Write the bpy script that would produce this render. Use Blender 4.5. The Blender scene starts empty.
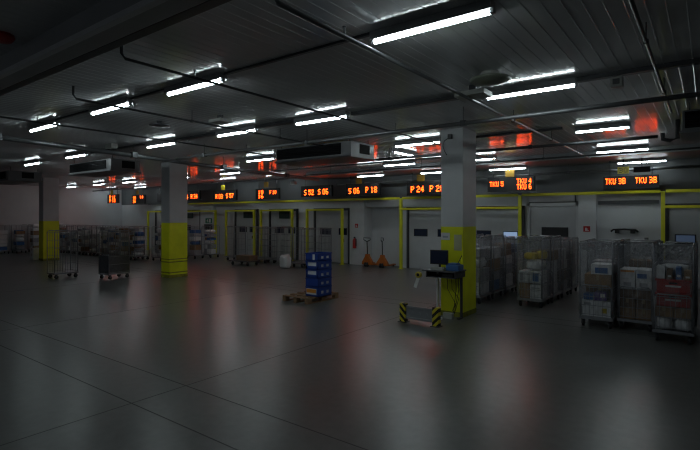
import bpy, bmesh, math, random
from mathutils import Vector, Matrix

random.seed(7)
SC = bpy.context.scene
COL = SC.collection
PI = math.pi

# ------------------------------------------------------------ camera, world, exposure
cam_d = bpy.data.cameras.new('camera')
cam_d.sensor_width = 36.0
cam_d.lens = 36.0 * 480.0 / 700.0
cam_d.shift_y = -8.5 / 700.0
cam_d.clip_end = 200
cam = bpy.data.objects.new('camera', cam_d)
COL.objects.link(cam)
cam.location = (0, 0, 2.1)
cam.rotation_euler = (PI / 2, 0, math.radians(36.8))
SC.camera = cam

world = bpy.data.worlds.new('world')
SC.world = world
world.use_nodes = True
world.node_tree.nodes['Background'].inputs[0].default_value = (0.8, 0.9, 1.0, 1)
world.node_tree.nodes['Background'].inputs[1].default_value = 0.09

SC.view_settings.view_transform = 'Standard'
SC.view_settings.look = 'None'
SC.view_settings.gamma = 1.0
SC.view_settings.exposure = 0.0
SC.view_settings.use_curve_mapping = False
SC.cycles.transparent_max_bounces = 40
SC.cycles.max_bounces = 8
SC.cycles.use_denoising = True
SC.cycles.filter_width = 1.2
SC.cycles.sample_clamp_indirect = 3.0

TUBE = 24.0                      # radiance of a fluorescent tube
LED = (16.0, 0.95, 0.06)          # red-orange LED matrix

# ------------------------------------------------------------ materials
def mat(name, color, rough=0.5, metal=0.0, spec=0.5, noise=0.0, nscale=4.0, bump=0.0, bscale=40.0,
        emit=None, coat=0.0, rough_noise=0.0):
    m = bpy.data.materials.new(name)
    m.use_nodes = True
    nt = m.node_tree
    b = nt.nodes['Principled BSDF']
    b.inputs['Base Color'].default_value = (*color, 1)
    b.inputs['Roughness'].default_value = rough
    b.inputs['Metallic'].default_value = metal
    b.inputs['Specular IOR Level'].default_value = spec
    b.inputs['Coat Weight'].default_value = coat
    tc = nt.nodes.new('ShaderNodeTexCoord')
    if noise > 0 or rough_noise > 0:
        n = nt.nodes.new('ShaderNodeTexNoise')
        n.inputs['Scale'].default_value = nscale
        n.inputs['Detail'].default_value = 6
        nt.links.new(tc.outputs['Object'], n.inputs['Vector'])
        if noise > 0:
            r = nt.nodes.new('ShaderNodeMapRange')
            r.inputs['From Min'].default_value = 0.25
            r.inputs['From Max'].default_value = 0.75
            r.inputs['To Min'].default_value = 1 - noise
            r.inputs['To Max'].default_value = 1 + noise
            nt.links.new(n.outputs['Fac'], r.inputs['Value'])
            mx = nt.nodes.new('ShaderNodeVectorMath')
            mx.operation = 'SCALE'
            mx.inputs[0].default_value = color
            nt.links.new(r.outputs['Result'], mx.inputs['Scale'])
            nt.links.new(mx.outputs['Vector'], b.inputs['Base Color'])
        if rough_noise > 0:
            r2 = nt.nodes.new('ShaderNodeMapRange')
            r2.inputs['From Min'].default_value = 0.3
            r2.inputs['From Max'].default_value = 0.7
            r2.inputs['To Min'].default_value = max(0.02, rough - rough_noise)
            r2.inputs['To Max'].default_value = rough + rough_noise
            nt.links.new(n.outputs['Fac'], r2.inputs['Value'])
            nt.links.new(r2.outputs['Result'], b.inputs['Roughness'])
    if bump > 0:
        n2 = nt.nodes.new('ShaderNodeTexNoise')
        n2.inputs['Scale'].default_value = bscale
        n2.inputs['Detail'].default_value = 4
        nt.links.new(tc.outputs['Object'], n2.inputs['Vector'])
        bp = nt.nodes.new('ShaderNodeBump')
        bp.inputs['Strength'].default_value = bump
        bp.inputs['Distance'].default_value = 0.02
        nt.links.new(n2.outputs['Fac'], bp.inputs['Height'])
        nt.links.new(bp.outputs['Normal'], b.inputs['Normal'])
    if emit:
        b.inputs['Emission Color'].default_value = (*emit[0], 1)
        b.inputs['Emission Strength'].default_value = emit[1]
    return m


def floor_material():
    m = mat('polished_concrete', (0.16, 0.16, 0.15), 0.3, spec=0.5)
    nt = m.node_tree
    b = nt.nodes['Principled BSDF']
    tc = nt.nodes.new('ShaderNodeTexCoord')
    big = nt.nodes.new('ShaderNodeTexNoise'); big.inputs['Scale'].default_value = 0.5; big.inputs['Detail'].default_value = 8
    fine = nt.nodes.new('ShaderNodeTexNoise'); fine.inputs['Scale'].default_value = 9; fine.inputs['Detail'].default_value = 8
    for n in (big, fine):
        nt.links.new(tc.outputs['Object'], n.inputs['Vector'])
    ramp = nt.nodes.new('ShaderNodeValToRGB')
    ramp.color_ramp.elements[0].position = 0.3
    ramp.color_ramp.elements[0].color = (0.108, 0.11, 0.105, 1)
    ramp.color_ramp.elements[1].position = 0.7
    ramp.color_ramp.elements[1].color = (0.136, 0.138, 0.132, 1)
    nt.links.new(big.outputs['Fac'], ramp.inputs['Fac'])
    r2 = nt.nodes.new('ShaderNodeMapRange')
    r2.inputs['From Min'].default_value = 0.3; r2.inputs['From Max'].default_value = 0.7
    r2.inputs['To Min'].default_value = 0.9; r2.inputs['To Max'].default_value = 1.1
    nt.links.new(fine.outputs['Fac'], r2.inputs['Value'])
    vm = nt.nodes.new('ShaderNodeVectorMath'); vm.operation = 'SCALE'
    nt.links.new(ramp.outputs['Color'], vm.inputs[0])
    nt.links.new(r2.outputs['Result'], vm.inputs['Scale'])
    nt.links.new(vm.outputs['Vector'], b.inputs['Base Color'])
    rr = nt.nodes.new('ShaderNodeMapRange')
    rr.inputs['From Min'].default_value = 0.3; rr.inputs['From Max'].default_value = 0.7
    rr.inputs['To Min'].default_value = 0.295; rr.inputs['To Max'].default_value = 0.31
    nt.links.new(big.outputs['Fac'], rr.inputs['Value'])
    nt.links.new(rr.outputs['Result'], b.inputs['Roughness'])
    return m


def stripe_material(sgn):
    m = mat('hazard_stripes', (0.6, 0.5, 0.02), 0.5)
    nt = m.node_tree
    b = nt.nodes['Principled BSDF']
    tc = nt.nodes.new('ShaderNodeTexCoord')
    sx = nt.nodes.new('ShaderNodeSeparateXYZ')
    nt.links.new(tc.outputs['Object'], sx.inputs[0])
    a = nt.nodes.new('ShaderNodeMath'); a.operation = 'MULTIPLY_ADD'
    a.inputs[1].default_value = sgn
    nt.links.new(sx.outputs['X'], a.inputs[0]); nt.links.new(sx.outputs['Z'], a.inputs[2])
    k = nt.nodes.new('ShaderNodeMath'); k.operation = 'MULTIPLY'; k.inputs[1].default_value = 7.0
    nt.links.new(a.outputs[0], k.inputs[0])
    f = nt.nodes.new('ShaderNodeMath'); f.operation = 'FRACT'
    nt.links.new(k.outputs[0], f.inputs[0])
    g = nt.nodes.new('ShaderNodeMath'); g.operation = 'GREATER_THAN'; g.inputs[1].default_value = 0.5
    nt.links.new(f.outputs[0], g.inputs[0])
    mx = nt.nodes.new('ShaderNodeMix'); mx.data_type = 'RGBA'
    mx.inputs[6].default_value = (0.75, 0.62, 0.03, 1)
    mx.inputs[7].default_value = (0.015, 0.015, 0.015, 1)
    nt.links.new(g.outputs[0], mx.inputs[0])
    nt.links.new(mx.outputs[2], b.inputs['Base Color'])
    return m


def film_material(name='clear_plastic_film', lo=.05, hi=.34):
    m = bpy.data.materials.new(name)
    m.use_nodes = True
    nt = m.node_tree
    nt.nodes.clear()
    out = nt.nodes.new('ShaderNodeOutputMaterial')
    tr = nt.nodes.new('ShaderNodeBsdfTransparent'); tr.inputs[0].default_value = (0.97, 0.97, 0.98, 1)
    gl = nt.nodes.new('ShaderNodeBsdfPrincipled')
    gl.inputs['Base Color'].default_value = (0.55, 0.56, 0.58, 1)
    gl.inputs['Roughness'].default_value = 0.12
    tc = nt.nodes.new('ShaderNodeTexCoord')
    n = nt.nodes.new('ShaderNodeTexNoise'); n.inputs['Scale'].default_value = 6; n.inputs['Detail'].default_value = 6
    n.inputs['Distortion'].default_value = 1.2
    mp = nt.nodes.new('ShaderNodeMapping'); mp.inputs['Scale'].default_value = (1.6, 1.6, 0.7)
    nt.links.new(tc.outputs['Object'], mp.inputs['Vector'])
    nt.links.new(mp.outputs['Vector'], n.inputs['Vector'])
    bp = nt.nodes.new('ShaderNodeBump'); bp.inputs['Strength'].default_value = 1.0; bp.inputs['Distance'].default_value = 0.14
    nt.links.new(n.outputs['Fac'], bp.inputs['Height'])
    nt.links.new(bp.outputs['Normal'], gl.inputs['Normal'])
    r = nt.nodes.new('ShaderNodeMapRange')
    r.inputs['From Min'].default_value = 0.35; r.inputs['From Max'].default_value = 0.72
    r.inputs['To Min'].default_value = lo; r.inputs['To Max'].default_value = hi
    nt.links.new(n.outputs['Fac'], r.inputs['Value'])
    mx = nt.nodes.new('ShaderNodeMixShader')
    nt.links.new(r.outputs['Result'], mx.inputs[0])
    nt.links.new(tr.outputs[0], mx.inputs[1]); nt.links.new(gl.outputs[0], mx.inputs[2])
    nt.links.new(mx.outputs[0], out.inputs[0])
    return m


M = dict(
    floor=floor_material(),
    joint=mat('joint_filler', (0.06, 0.06, 0.06), 0.7),
    ceiling=mat('white_ceiling_panel', (0.58, 0.59, 0.6), 0.115, spec=0.5, noise=0.06, nscale=0.8),
    soffit=mat('grey_soffit', (0.25, 0.26, 0.27), 0.4, noise=0.05),
    wall=mat('painted_wall', (0.58, 0.59, 0.6), 0.55, noise=0.06, nscale=1.2),
    wall_dark=mat('dark_header_panel', (0.11, 0.115, 0.12), 0.55, noise=0.08, nscale=1.2),
    col=mat('white_column_paint', (0.62, 0.63, 0.64), 0.5, noise=0.06, nscale=3, bump=0.1, bscale=20),
    col_y=mat('yellow_column_paint', (0.8, 0.82, 0.012), 0.45, noise=0.1, nscale=3),
    scuff=mat('scuffed_yellow_paint', (0.26, 0.26, 0.03), 0.6, noise=0.4, nscale=9),
    yellow=mat('yellow_steel_paint', (0.72, 0.7, 0.02), 0.4, noise=0.08),
    door=mat('white_door_panel', (0.46, 0.47, 0.48), 0.45, noise=0.05),
    door_rail=mat('dark_door_rail', (0.05, 0.05, 0.055), 0.5, noise=0.1),
    seal=mat('black_dock_seal', (0.03, 0.03, 0.033), 0.7, noise=0.2),
    glass_dark=mat('dark_window_glass', (0.012, 0.02, 0.05), 0.1, noise=0.1),
    glass_lit=mat('daylit_window', (0.1, 0.12, 0.15), 0.1, emit=((0.45, 0.65, 1.0), 0.42)),
    glass_dusk=mat('dim_window', (0.05, 0.06, 0.08), 0.1, emit=((0.4, 0.6, 1.0), 0.06)),
    green_dark=mat('dark_green_plate', (0.012, 0.03, 0.025), 0.35, noise=0.1),
    pipe=mat('galvanised_pipe', (0.16, 0.165, 0.17), 0.42, metal=0.6, noise=0.15, nscale=5),
    pipe_dark=mat('dark_conduit', (0.06, 0.063, 0.067), 0.4, metal=0.3, noise=0.2, nscale=5),
    beam=mat('grey_beam_steel', (0.36, 0.37, 0.38), 0.45, noise=0.1, nscale=2),
    lampbody=mat('grey_lamp_housing', (0.3, 0.31, 0.32), 0.4, noise=0.05),
    tube=mat('fluorescent_tube', (0.9, 0.9, 0.9), 0.4, emit=((0.83, 0.97, 1.0), TUBE)),
    black=mat('black_plastic', (0.012, 0.012, 0.013), 0.4, noise=0.15),
    led=mat('led_matrix', (0.02, 0.01, 0.01), 0.5, emit=(LED, 1.0)),
    unit=mat('grey_unit_steel', (0.1, 0.103, 0.107), 0.4, noise=0.07, nscale=3),
    grille=mat('dark_grille', (0.008, 0.008, 0.009), 0.8, spec=0.15, noise=0.2),
    galv=mat('galvanised_wire', (0.32, 0.33, 0.35), 0.35, metal=0.75, noise=0.15, nscale=12),
    galv_dk=mat('worn_dark_steel', (0.1, 0.1, 0.11), 0.45, metal=0.6, noise=0.2, nscale=10),
    rubber=mat('grey_rubber', (0.03, 0.03, 0.033), 0.7, noise=0.1),
    film=film_material(), crumple=film_material('crumpled_plastic_film', .25, .75),
    carton=mat('brown_cardboard', (0.30, 0.19, 0.10), 0.8, noise=0.12, nscale=6),
    carton_dk=mat('dark_cardboard', (0.17, 0.11, 0.065), 0.8, noise=0.15, nscale=6),
    white_pack=mat('white_carton', (0.74, 0.75, 0.75), 0.55, noise=0.07, nscale=6),
    grey_pack=mat('grey_parcel', (0.38, 0.39, 0.41), 0.6, noise=0.12, nscale=6),
    blue_pack=mat('blue_print', (0.05, 0.14, 0.34), 0.45, noise=0.1),
    purple_pack=mat('purple_print', (0.15, 0.1, 0.3), 0.5, noise=0.1),
    orange_pack=mat('orange_print', (0.7, 0.27, 0.03), 0.5, noise=0.1),
    yellow_pack=mat('yellow_sack', (0.62, 0.47, 0.05), 0.5, noise=0.12, nscale=8),
    tape=mat('packing_tape', (0.42, 0.33, 0.2), 0.25),
    red_tote=mat('red_plastic', (0.42, 0.035, 0.03), 0.35, noise=0.08),
    red=mat('red_paint', (0.5, 0.02, 0.02), 0.4, noise=0.05),
    blue=mat('blue_crate_plastic', (0.015, 0.055, 0.30), 0.35, noise=0.08),
    wood=mat('pallet_wood', (0.25, 0.15, 0.08), 0.75, noise=0.25, nscale=9),
    orange=mat('orange_truck_paint', (0.5, 0.13, 0.015), 0.4, noise=0.08),
    green=mat('green_sign', (0.01, 0.2, 0.1), 0.4, noise=0.05),
    paper=mat('white_paper', (0.7, 0.7, 0.68), 0.7, noise=0.03),
    old_paper=mat('greyish_paper', (0.5, 0.5, 0.3), 0.7, noise=0.06),
    plastic_grey=mat('light_grey_plastic', (0.4, 0.41, 0.38), 0.45, noise=0.05),
    dish=mat('grey_green_plastic', (0.2, 0.22, 0.17), 0.4, noise=0.05),
    desk=mat('grey_desktop', (0.1, 0.1, 0.1), 0.4, noise=0.1),
    hazA=stripe_material(1.0), hazB=stripe_material(-1.0),
    plate_y=mat('yellow_number_plate', (0.6, 0.5, 0.03), 0.4, noise=0.05),
    plate_o=mat('amber_number_plate', (0.25, 0.14, 0.01), 0.4, noise=0.1),
)

# ------------------------------------------------------------ mesh helpers
class MB:
    """Collects shapes in one bmesh, then links them as ONE mesh object."""
    def __init__(self):
        self.bm = bmesh.new(); self.slots = []

    def _slot(self, m):
        if m is None:
            return 0
        if m not in self.slots:
            self.slots.append(m)
        return self.slots.index(m)

    def box(self, lo, hi, m=None, bevel=0.0, rot=None, pivot=None):
        lo = Vector(lo); hi = Vector(hi)
        c = (lo + hi) / 2; s = hi - lo
        r = bmesh.ops.create_cube(self.bm, size=1.0)
        vs = r['verts']
        for v in vs:
            v.co = Vector((v.co.x * s.x, v.co.y * s.y, v.co.z * s.z)) + c
        fs = {f for v in vs for f in v.link_faces}
        if bevel > 0:
            es = {e for v in vs for e in v.link_edges}
            rb = bmesh.ops.bevel(self.bm, geom=list(es), offset=bevel, segments=2, affect='EDGES', profile=0.7)
            seen = set(rb['verts']); todo = list(seen)
            while todo:
                for e in todo.pop().link_edges:
                    for w in e.verts:
                        if w not in seen: seen.add(w); todo.append(w)
            vs = list(seen); fs = {f for v in vs for f in v.link_faces}
        if rot is not None:
            p = Vector(pivot) if pivot else c
            for v in vs:
                v.co = rot @ (v.co - p) + p
        k = self._slot(m)
        for f in fs:
            f.material_index = k
        return self

    def tube(self, pts, r, m=None, n=8, cap=True, r2=None):
        pts = [Vector(p) for p in pts]
        rings = []
        for i, p in enumerate(pts):
            if i == 0: d = pts[1] - p
            elif i == len(pts) - 1: d = p - pts[i - 1]
            else: d = (pts[i + 1] - pts[i - 1])
            d.normalize()
            up = Vector((0, 0, 1)) if abs(d.z) < 0.95 else Vector((1, 0, 0))
            a = d.cross(up).normalized(); b = d.cross(a).normalized()
            rr = r if r2 is None else r + (r2 - r) * i / (len(pts) - 1)
            rings.append([self.bm.verts.new(p + (a * math.cos(t) + b * math.sin(t)) * rr)
                          for t in [2 * PI * (j + 0.5) / n for j in range(n)]])
        k = self._slot(m)
        for A, B in zip(rings, rings[1:]):
            for j in range(n):
                f = self.bm.faces.new((A[j], A[(j + 1) % n], B[(j + 1) % n], B[j]))
                f.material_index = k; f.smooth = n > 5
        if cap:
            for R_ in (rings[0], rings[-1]):
                f = self.bm.faces.new(R_); f.material_index = k
        return self

    def lathe(self, prof, c=(0, 0, 0), m=None, n=20, axis='Z'):
        c = Vector(c); rings = []
        for (r, z) in prof:
            ring = []
            for j in range(n):
                t = 2 * PI * j / n
                x, y = r * math.cos(t), r * math.sin(t)
                p = Vector((x, y, z)) if axis == 'Z' else (Vector((x, z, y)) if axis == 'Y' else Vector((z, x, y)))
                ring.append(self.bm.verts.new(c + p))
            rings.append(ring)
        k = self._slot(m)
        for A, B in zip(rings, rings[1:]):
            for j in range(n):
                f = self.bm.faces.new((A[j], A[(j + 1) % n], B[(j + 1) % n], B[j])); f.material_index = k; f.smooth = True
        for R_ in (rings[0], rings[-1]):
            f = self.bm.faces.new(R_); f.material_index = k
        return self

    def poly(self, outline, y0, y1, m=None):
        """outline in (x, z), extruded from y0 to y1"""
        k = self._slot(m)
        a = [self.bm.verts.new((x, y0, z)) for x, z in outline]
        b = [self.bm.verts.new((x, y1, z)) for x, z in outline]
        n = len(a)
        fs = [self.bm.faces.new(a), self.bm.faces.new(b[::-1])]
        for j in range(n):
            fs.append(self.bm.faces.new((a[j], b[j], b[(j + 1) % n], a[(j + 1) % n])))
        for f in fs: f.material_index = k
        return self

    def blob(self, c, s, m=None, rough=0.18, seed=0, sub=3):
        rnd = random.Random(seed)
        ph = [rnd.uniform(0, 6.28) for _ in range(9)]
        r = bmesh.ops.create_icosphere(self.bm, subdivisions=sub, radius=1.0)
        k = self._slot(m)
        for v in r['verts']:
            p = v.co.copy()
            q = Vector([math.copysign(abs(t) ** 0.55, t) for t in p])
            q *= 1 + rough * (math.sin(5 * p.x + ph[0]) * math.sin(6 * p.y + ph[1]) + 0.6 * math.sin(11 * p.z + ph[2] + 4 * p.x)) * 0.5
            v.co = Vector((q.x * s[0] / 2, q.y * s[1] / 2, max(-.97, q.z) * s[2] / 2)) + Vector(c)
        for f in {f for v in r['verts'] for f in v.link_faces}:
            f.material_index = k; f.smooth = True
        return self

    def mesh(self, name, m=None):
        bmesh.ops.recalc_face_normals(self.bm, faces=self.bm.faces)
        me = bpy.data.meshes.new(name)
        self.bm.to_mesh(me); self.bm.free()
        for s in (self.slots or [m]):
            me.materials.append(s)
        return me

    def build(self, name, m=None, parent=None, loc=None):
        o = bpy.data.objects.new(name, self.mesh(name, m))
        COL.objects.link(o)
        if parent is not None: o.parent = parent
        if loc is not None: o.location = loc
        return o


def tag(o, label, cat, group=None, kind=None):
    o['label'] = label; o['category'] = cat
    if group: o['group'] = group
    if kind: o['kind'] = kind
    return o


def empty(name, loc, label, cat, group=None, rz=0.0, kind=None):
    o = bpy.data.objects.new(name, None)
    o.empty_display_size = 0.1
    COL.objects.link(o)
    o.location = loc; o.rotation_euler = (0, 0, rz)
    return tag(o, label, cat, group, kind)


def children_of(root):
    return [o for o in bpy.data.objects if o.parent is root]


def dup(root, loc, rz=None, label=None, group=None, skip=()):
    r = root.copy(); COL.objects.link(r); r.location = loc
    if rz is not None: r.rotation_euler = (0, 0, rz)
    if label: r['label'] = label
    if group: r['group'] = group
    for ch in KIDS.setdefault(root.name, children_of(root)):
        if ch.name.split('.')[0] in skip: continue
        c = ch.copy(); COL.objects.link(c); c.parent = r
        for g in KIDS.setdefault(ch.name, children_of(ch)):
            d = g.copy(); COL.objects.link(d); d.parent = c
    return r


KIDS = {}
ORD = ['first', 'second', 'third', 'fourth', 'fifth', 'sixth', 'seventh', 'eighth', 'ninth', 'tenth',
       'eleventh', 'twelfth', 'thirteenth', 'fourteenth', 'fifteenth', 'sixteenth']

def struct(name, mb, m, label, cat):
    o = mb.build(name, m)
    return tag(o, label, cat, kind='structure')

# ------------------------------------------------------------ room shell
XL, XR, YB, YW, HC = -32.5, 6.0, -10.0, 17.1, 3.95     # hall goes on behind the camera, left open so world fill light enters

mb = MB(); mb.box((XL - .3, YB - .3, -.2), (XR + .3, YW + 1.2, 0))
struct('floor', mb, M['floor'], 'polished dark grey concrete floor of the whole hall', 'floor')
# saw-cut joints: real thin fillets in the slab
mb = MB()
for y in (2.85, 3.55, 9.9, 10.4): mb.box((XL, y - .007, -.01), (XR, y + .007, 0.0012))
for x in (-5.2, -10.4, -15.7, -20.9): mb.box((x - .006, YB, -.01), (x + .006, YW, 0.0012))
struct('trim_1', mb, M['joint'], 'thin dark saw-cut joints crossing the concrete floor', 'floor joint')

# ribbed ceiling: flat trays along Y with a narrow V groove between them
mb = MB(); bm = mb.bm
step = 0.145
n = int((XR - XL) / step) + 1
prev = None
for i in range(n + 1):
    x = XL + i * step
    prof = [(x + .006, HC), (x + .010, HC - .0035), (x + .016, HC - .0035), (x + .020, HC), (x + .08, HC - .0007), (x + step, HC)]
    for (px, pz) in prof:
        a = bm.verts.new((px, YB, pz)); b = bm.verts.new((px, YW + .1, pz))
        if prev: bm.faces.new((prev[0], a, b, prev[1]))
        prev = (a, b)
ce = struct('ceiling', mb, M['ceiling'], 'glossy white ceiling of narrow ribbed metal trays', 'ceiling')
mb = MB(); mb.box((XL - .3, YB - .3, HC + .05), (XR + .3, YW + 1.2, HC + .25))
struct('ceiling_slab', mb, M['soffit'], 'roof slab above the ribbed metal ceiling', 'roof slab')

# lowered strip over the dock
mb = MB(); mb.box((-13.5, 15.0, 3.78), (XR, YW, HC + .04))
struct('ceiling_soffit', mb, M['soffit'], 'lowered grey ceiling strip along the dock wall', 'soffit')

# downstand beam above the start of the sprinkler branches
mb = MB(); mb.box((XL, 2.02, 3.70), (XR, 2.22, HC + .04), M['beam'], bevel=.01)
mb.box((XL, 1.97, 3.69), (XR, 2.03, 3.74), M['col'], bevel=.005)
struct('beam', mb, M['beam'], 'grey downstand beam crossing the ceiling near the camera', 'beam')
mb = MB(); mb.box((XL, 2.24, 3.71), (XR, 2.34, 3.80), bevel=.005)  # dark strip along the far edge of the beam
o = mb.build('dark_strip', M['pipe_dark']); tag(o, 'dark strip running along the grey ceiling beam', 'cable tray')

# walls
mb = MB(); mb.box((XL - .3, YB - .3, 0), (XL, YW + 1.2, HC + .05))
struct('wall_left', mb, M['wall'], 'plain pale end wall behind the far roll cages', 'wall')
mb = MB(); mb.box((XR, YB - .3, 0), (XR + .3, YW + 1.2, HC + .05))
struct('wall_right', mb, M['wall'], 'plain pale side wall on the right of the hall', 'wall')

RX0, RX1 = -11.9, -10.2        # recess with the pallet trucks
mb = MB()
mb.box((XL, YW, 0), (RX0, YW + .25, 2.88)); mb.box((RX1, YW, 0), (XR, YW + .25, 2.88))
mb.box((RX0, YW, 2.5), (RX1, YW + .25, 2.88))
mb.box((RX0, YW + .45, 0), (RX1, YW + .6, 2.6)); mb.box((RX0 - .12, YW + .25, 0), (RX0, YW + .6, 2.6))
mb.box((RX1, YW + .25, 0), (RX1 + .12, YW + .6, 2.6)); mb.box((RX0 - .1, YW + .25, 2.5), (RX1 + .1, YW + .6, 2.6))
struct('wall_front', mb, M['wall'], 'pale dock wall with the loading doors', 'wall')
mb = MB(); mb.box((-29.0, YW - .06, 2.88), (XR, YW + .25, HC + .04))
mb.box((-29.0, YW - .10, 2.86), (XR, YW - .02, 2.93))
mb.box((XL, YW, 2.88), (-29.0, YW + .25, HC + .04))
struct('wall_header', mb, M['wall_dark'], 'dark header panel above the loading doors', 'wall')
mb = MB()
for x0, x1 in ((-5.0, -3.42), (-2.85, -1.2)): mb.box((x0, YW - .03, 2.48), (x1, YW + .02, 2.60))
struct('trim_2', mb, M['wall_dark'], 'dark horizontal band on the pale wall panels under the yellow rail', 'trim')

mb = MB()
for x0, x1 in ((-3.40, -2.88), (-12.68, RX0), (-23.39, -22.2)):
    mb.box((x0, YW - .18, 0), (x1, YW + .05, 2.86), bevel=.006)
struct('wall_pilasters', mb, M['col'], 'pale pilasters standing out from the dock wall', 'pilaster')

# columns
for i, x in enumerate((-4.59, -15.2, -25.75)):
    y = (9.38, 9.40, 9.5)[i]
    mb = MB()
    mb.box((x, y, 0), (x + .5, y + .7, 1.885), M['col_y'], bevel=.012)
    mb.box((x, y, 1.885), (x + .5, y + .7, HC + .03), M['col'], bevel=.012)
    mb.box((x - .006, y - .006, 0), (x + .506, y + .706, .10), M['scuff'])
    if i == 1:
        for z0, z1 in ((.52, .56), (.62, .65), (.16, .20)): mb.box((x - .004, y - .004, z0), (x + .504, y + .704, z1), M['scuff'])
    lab = ['square column with yellow lower half, beside the computer desk',
           'square column with yellow lower half and scuff bands, middle of the hall',
           'square column with yellow lower half, farthest away by the end wall'][i]
    o = mb.build('column'); tag(o, lab, 'column', kind='structure')

# ------------------------------------------------------------ dock doors
def dock_door(num, x0, x1, label, wins=(), plate=None, top=2.36, frame='door_rail'):
    y = YW
    mb = MB()
    mb.box((x0, y - .05, .02), (x1, y - .005, top))
    for k in range(1, 5):
        z = .02 + (top - .02) * k / 5
        mb.box((x0, y - .054, z - .008), (x1, y - .046, z + .008))
    o = mb.build('door_%d' % num, M['door'])
    tag(o, label, 'door', kind='structure')
    f = MB()
    f.box((x0 - .10, y - .10, 0), (x0 - .01, y - .003, top + .12)); f.box((x1 + .01, y - .10, 0), (x1 + .10, y - .003, top + .12))
    f.box((x0 - .10, y - .10, top + .005), (x1 + .10, y - .003, top + .12))
    f.build('door_frame', M[frame], o)
    for (a, b, z0, z1, gm) in wins:
        w = MB(); w.box((a - .03, y - .066, z0 - .03), (b + .03, y - .048, z1 + .03), bevel=.006)
        wo = w.build('window_frame', M['black'], o)
        g = MB(); g.box((a, y - .072, z0), (b, y - .062, z1)); g.build('pane', M[gm], wo)
    if plate:
        p = MB(); p.box((plate[0], y - .125, plate[1]), (plate[2], y - .1, plate[3]), bevel=.004)
        p.build('number_board', M['green_dark'], o)
    h = MB(); hx = x1 - .35
    h.box((hx, y - .085, .95), (hx + .12, y - .05, 1.1), bevel=.01)
    h.build('handle', M['black'], o)
    return o

dock_door(1, -28.1, -25.9, 'white dock door behind the middle column, nearest the end wall', [(-27.6, -27.2, 1.3, 1.55, 'glass_dark')])
dock_door(2, -25.3, -23.6, 'white dock door just behind the middle column', [(-25.0, -24.5, 1.3, 1.55, 'glass_dark')], plate=(-24.9, 2.0, -24.2, 2.3))
dock_door(3, -20.4, -18.8, 'white dock door beside the pilaster with the green exit sign', [(-20.1, -19.6, 1.3, 1.52, 'glass_dark'), (-19.3, -18.95, 1.3, 1.52, 'glass_dark')], plate=(-19.75, 2.02, -19.05, 2.34))
dock_door(4, -17.75, -16.0, 'white dock door with dark green board, behind the empty cages', [(-17.4, -16.85, 1.3, 1.55, 'glass_dark'), (-16.5, -16.1, 1.3, 1.55, 'glass_dark')], plate=(-17.1, 2.0, -16.4, 2.36))
dock_door(5, -14.75, -12.85, 'white dock door behind the blue crate stack', [(-14.45, -13.85, 1.3, 1.55, 'glass_dark'), (-13.35, -12.95, 1.3, 1.55, 'glass_dark')])
dock_door(6, -9.75, -7.75, 'white dock door between the pallet truck recess and the near column', [(-9.5, -8.95, 1.34, 1.58, 'glass_dark'), (-8.45, -7.95, 1.34, 1.58, 'glass_dark')])
dock_door(7, -7.3, -5.25, 'white dock door with one bright window, behind the near column', [(-6.86, -6.37, 1.32, 1.56, 'glass_dark'), (-5.88, -5.40, 1.32, 1.55, 'glass_lit')])
dock_door(8, -4.95, -3.5, 'white dock panel with a wide black window', [(-4.55, -3.76, 1.41, 1.71, 'black')], top=2.44, frame='wall')
dock_door(9, -0.95, 1.2, 'white dock door at the right edge with a dim bluish window', [(-.78, -.33, 1.33, 1.55, 'glass_dusk'), (.2, .6, 1.33, 1.55, 'glass_dark')])

# yellow guard frames in front of the doors
YF = 16.6
def guard(x0, x1, label, top=2.83, bar=2.40, group='yellow dock frames'):
    r = empty('guard_frame', ((x0 + x1) / 2, YF, 0), label, 'door frame guard', group)
    c = (x0 + x1) / 2
    for x in (x0, x1):
        MB().box((x - c - .05, -.05, 0), (x - c + .05, .05, top), bevel=.008).box((x - c - .09, -.09, 0), (x - c + .09, .09, .015)).build('post', M['yellow'], r)
    MB().box((x0 - c + .05, -.04, bar - .04), (x1 - c - .05, .04, bar + .04), bevel=.008).build('crossbar', M['yellow'], r)
    return r
guard(-28.3, -25.6, 'yellow steel guard frame at the dock door nearest the end wall', top=2.45)
guard(-24.7, -21.6, 'yellow steel guard frame just behind the middle column', top=2.45)
guard(-20.7, -18.5, 'yellow steel guard frame at the door beside the exit sign', top=2.45)
guard(-18.0, -15.85, 'yellow steel guard frame behind the empty cages', top=2.45)
guard(-14.9, -12.85, 'yellow steel guard frame behind the blue crate stack', top=2.45)
guard(-9.87, -5.17, 'wide tall yellow guard frame passing behind the near column')
guard(-1.07, 1.5, 'tall yellow guard frame at the right edge behind the wrapped cages', bar=2.38)
def rail(x0, x1, label):
    c = (x0 + x1) / 2
    r = empty('guide_rail', (c, YF, 2.83), label, 'rail', 'yellow overhead rails')
    MB().box((x0 - c, -.045, -.045), (x1 - c, .045, .045), bevel=.008).build('rail_tube', M['yellow'], r)
    nb = max(2, int((x1 - x0) / 2.2))
    for k in range(nb):
        x = x0 - c + .3 + (x1 - x0 - .6) * k / (nb - 1)
        MB().box((x - .03, .045, -.03), (x + .03, YW - .06 - YF, .03)).build('bracket', M['galv_dk'], r)
rail(-24.0, -9.95, 'long yellow overhead rail on the dock wall left of the near column')
rail(-5.1, -1.13, 'yellow overhead rail across the plain wall panels behind the wrapped cages')
rail(-9.8, -5.24, 'yellow overhead rail between the posts beside the near column')
rail(-1.0, 1.43, 'yellow overhead rail running out at the right edge')

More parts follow.
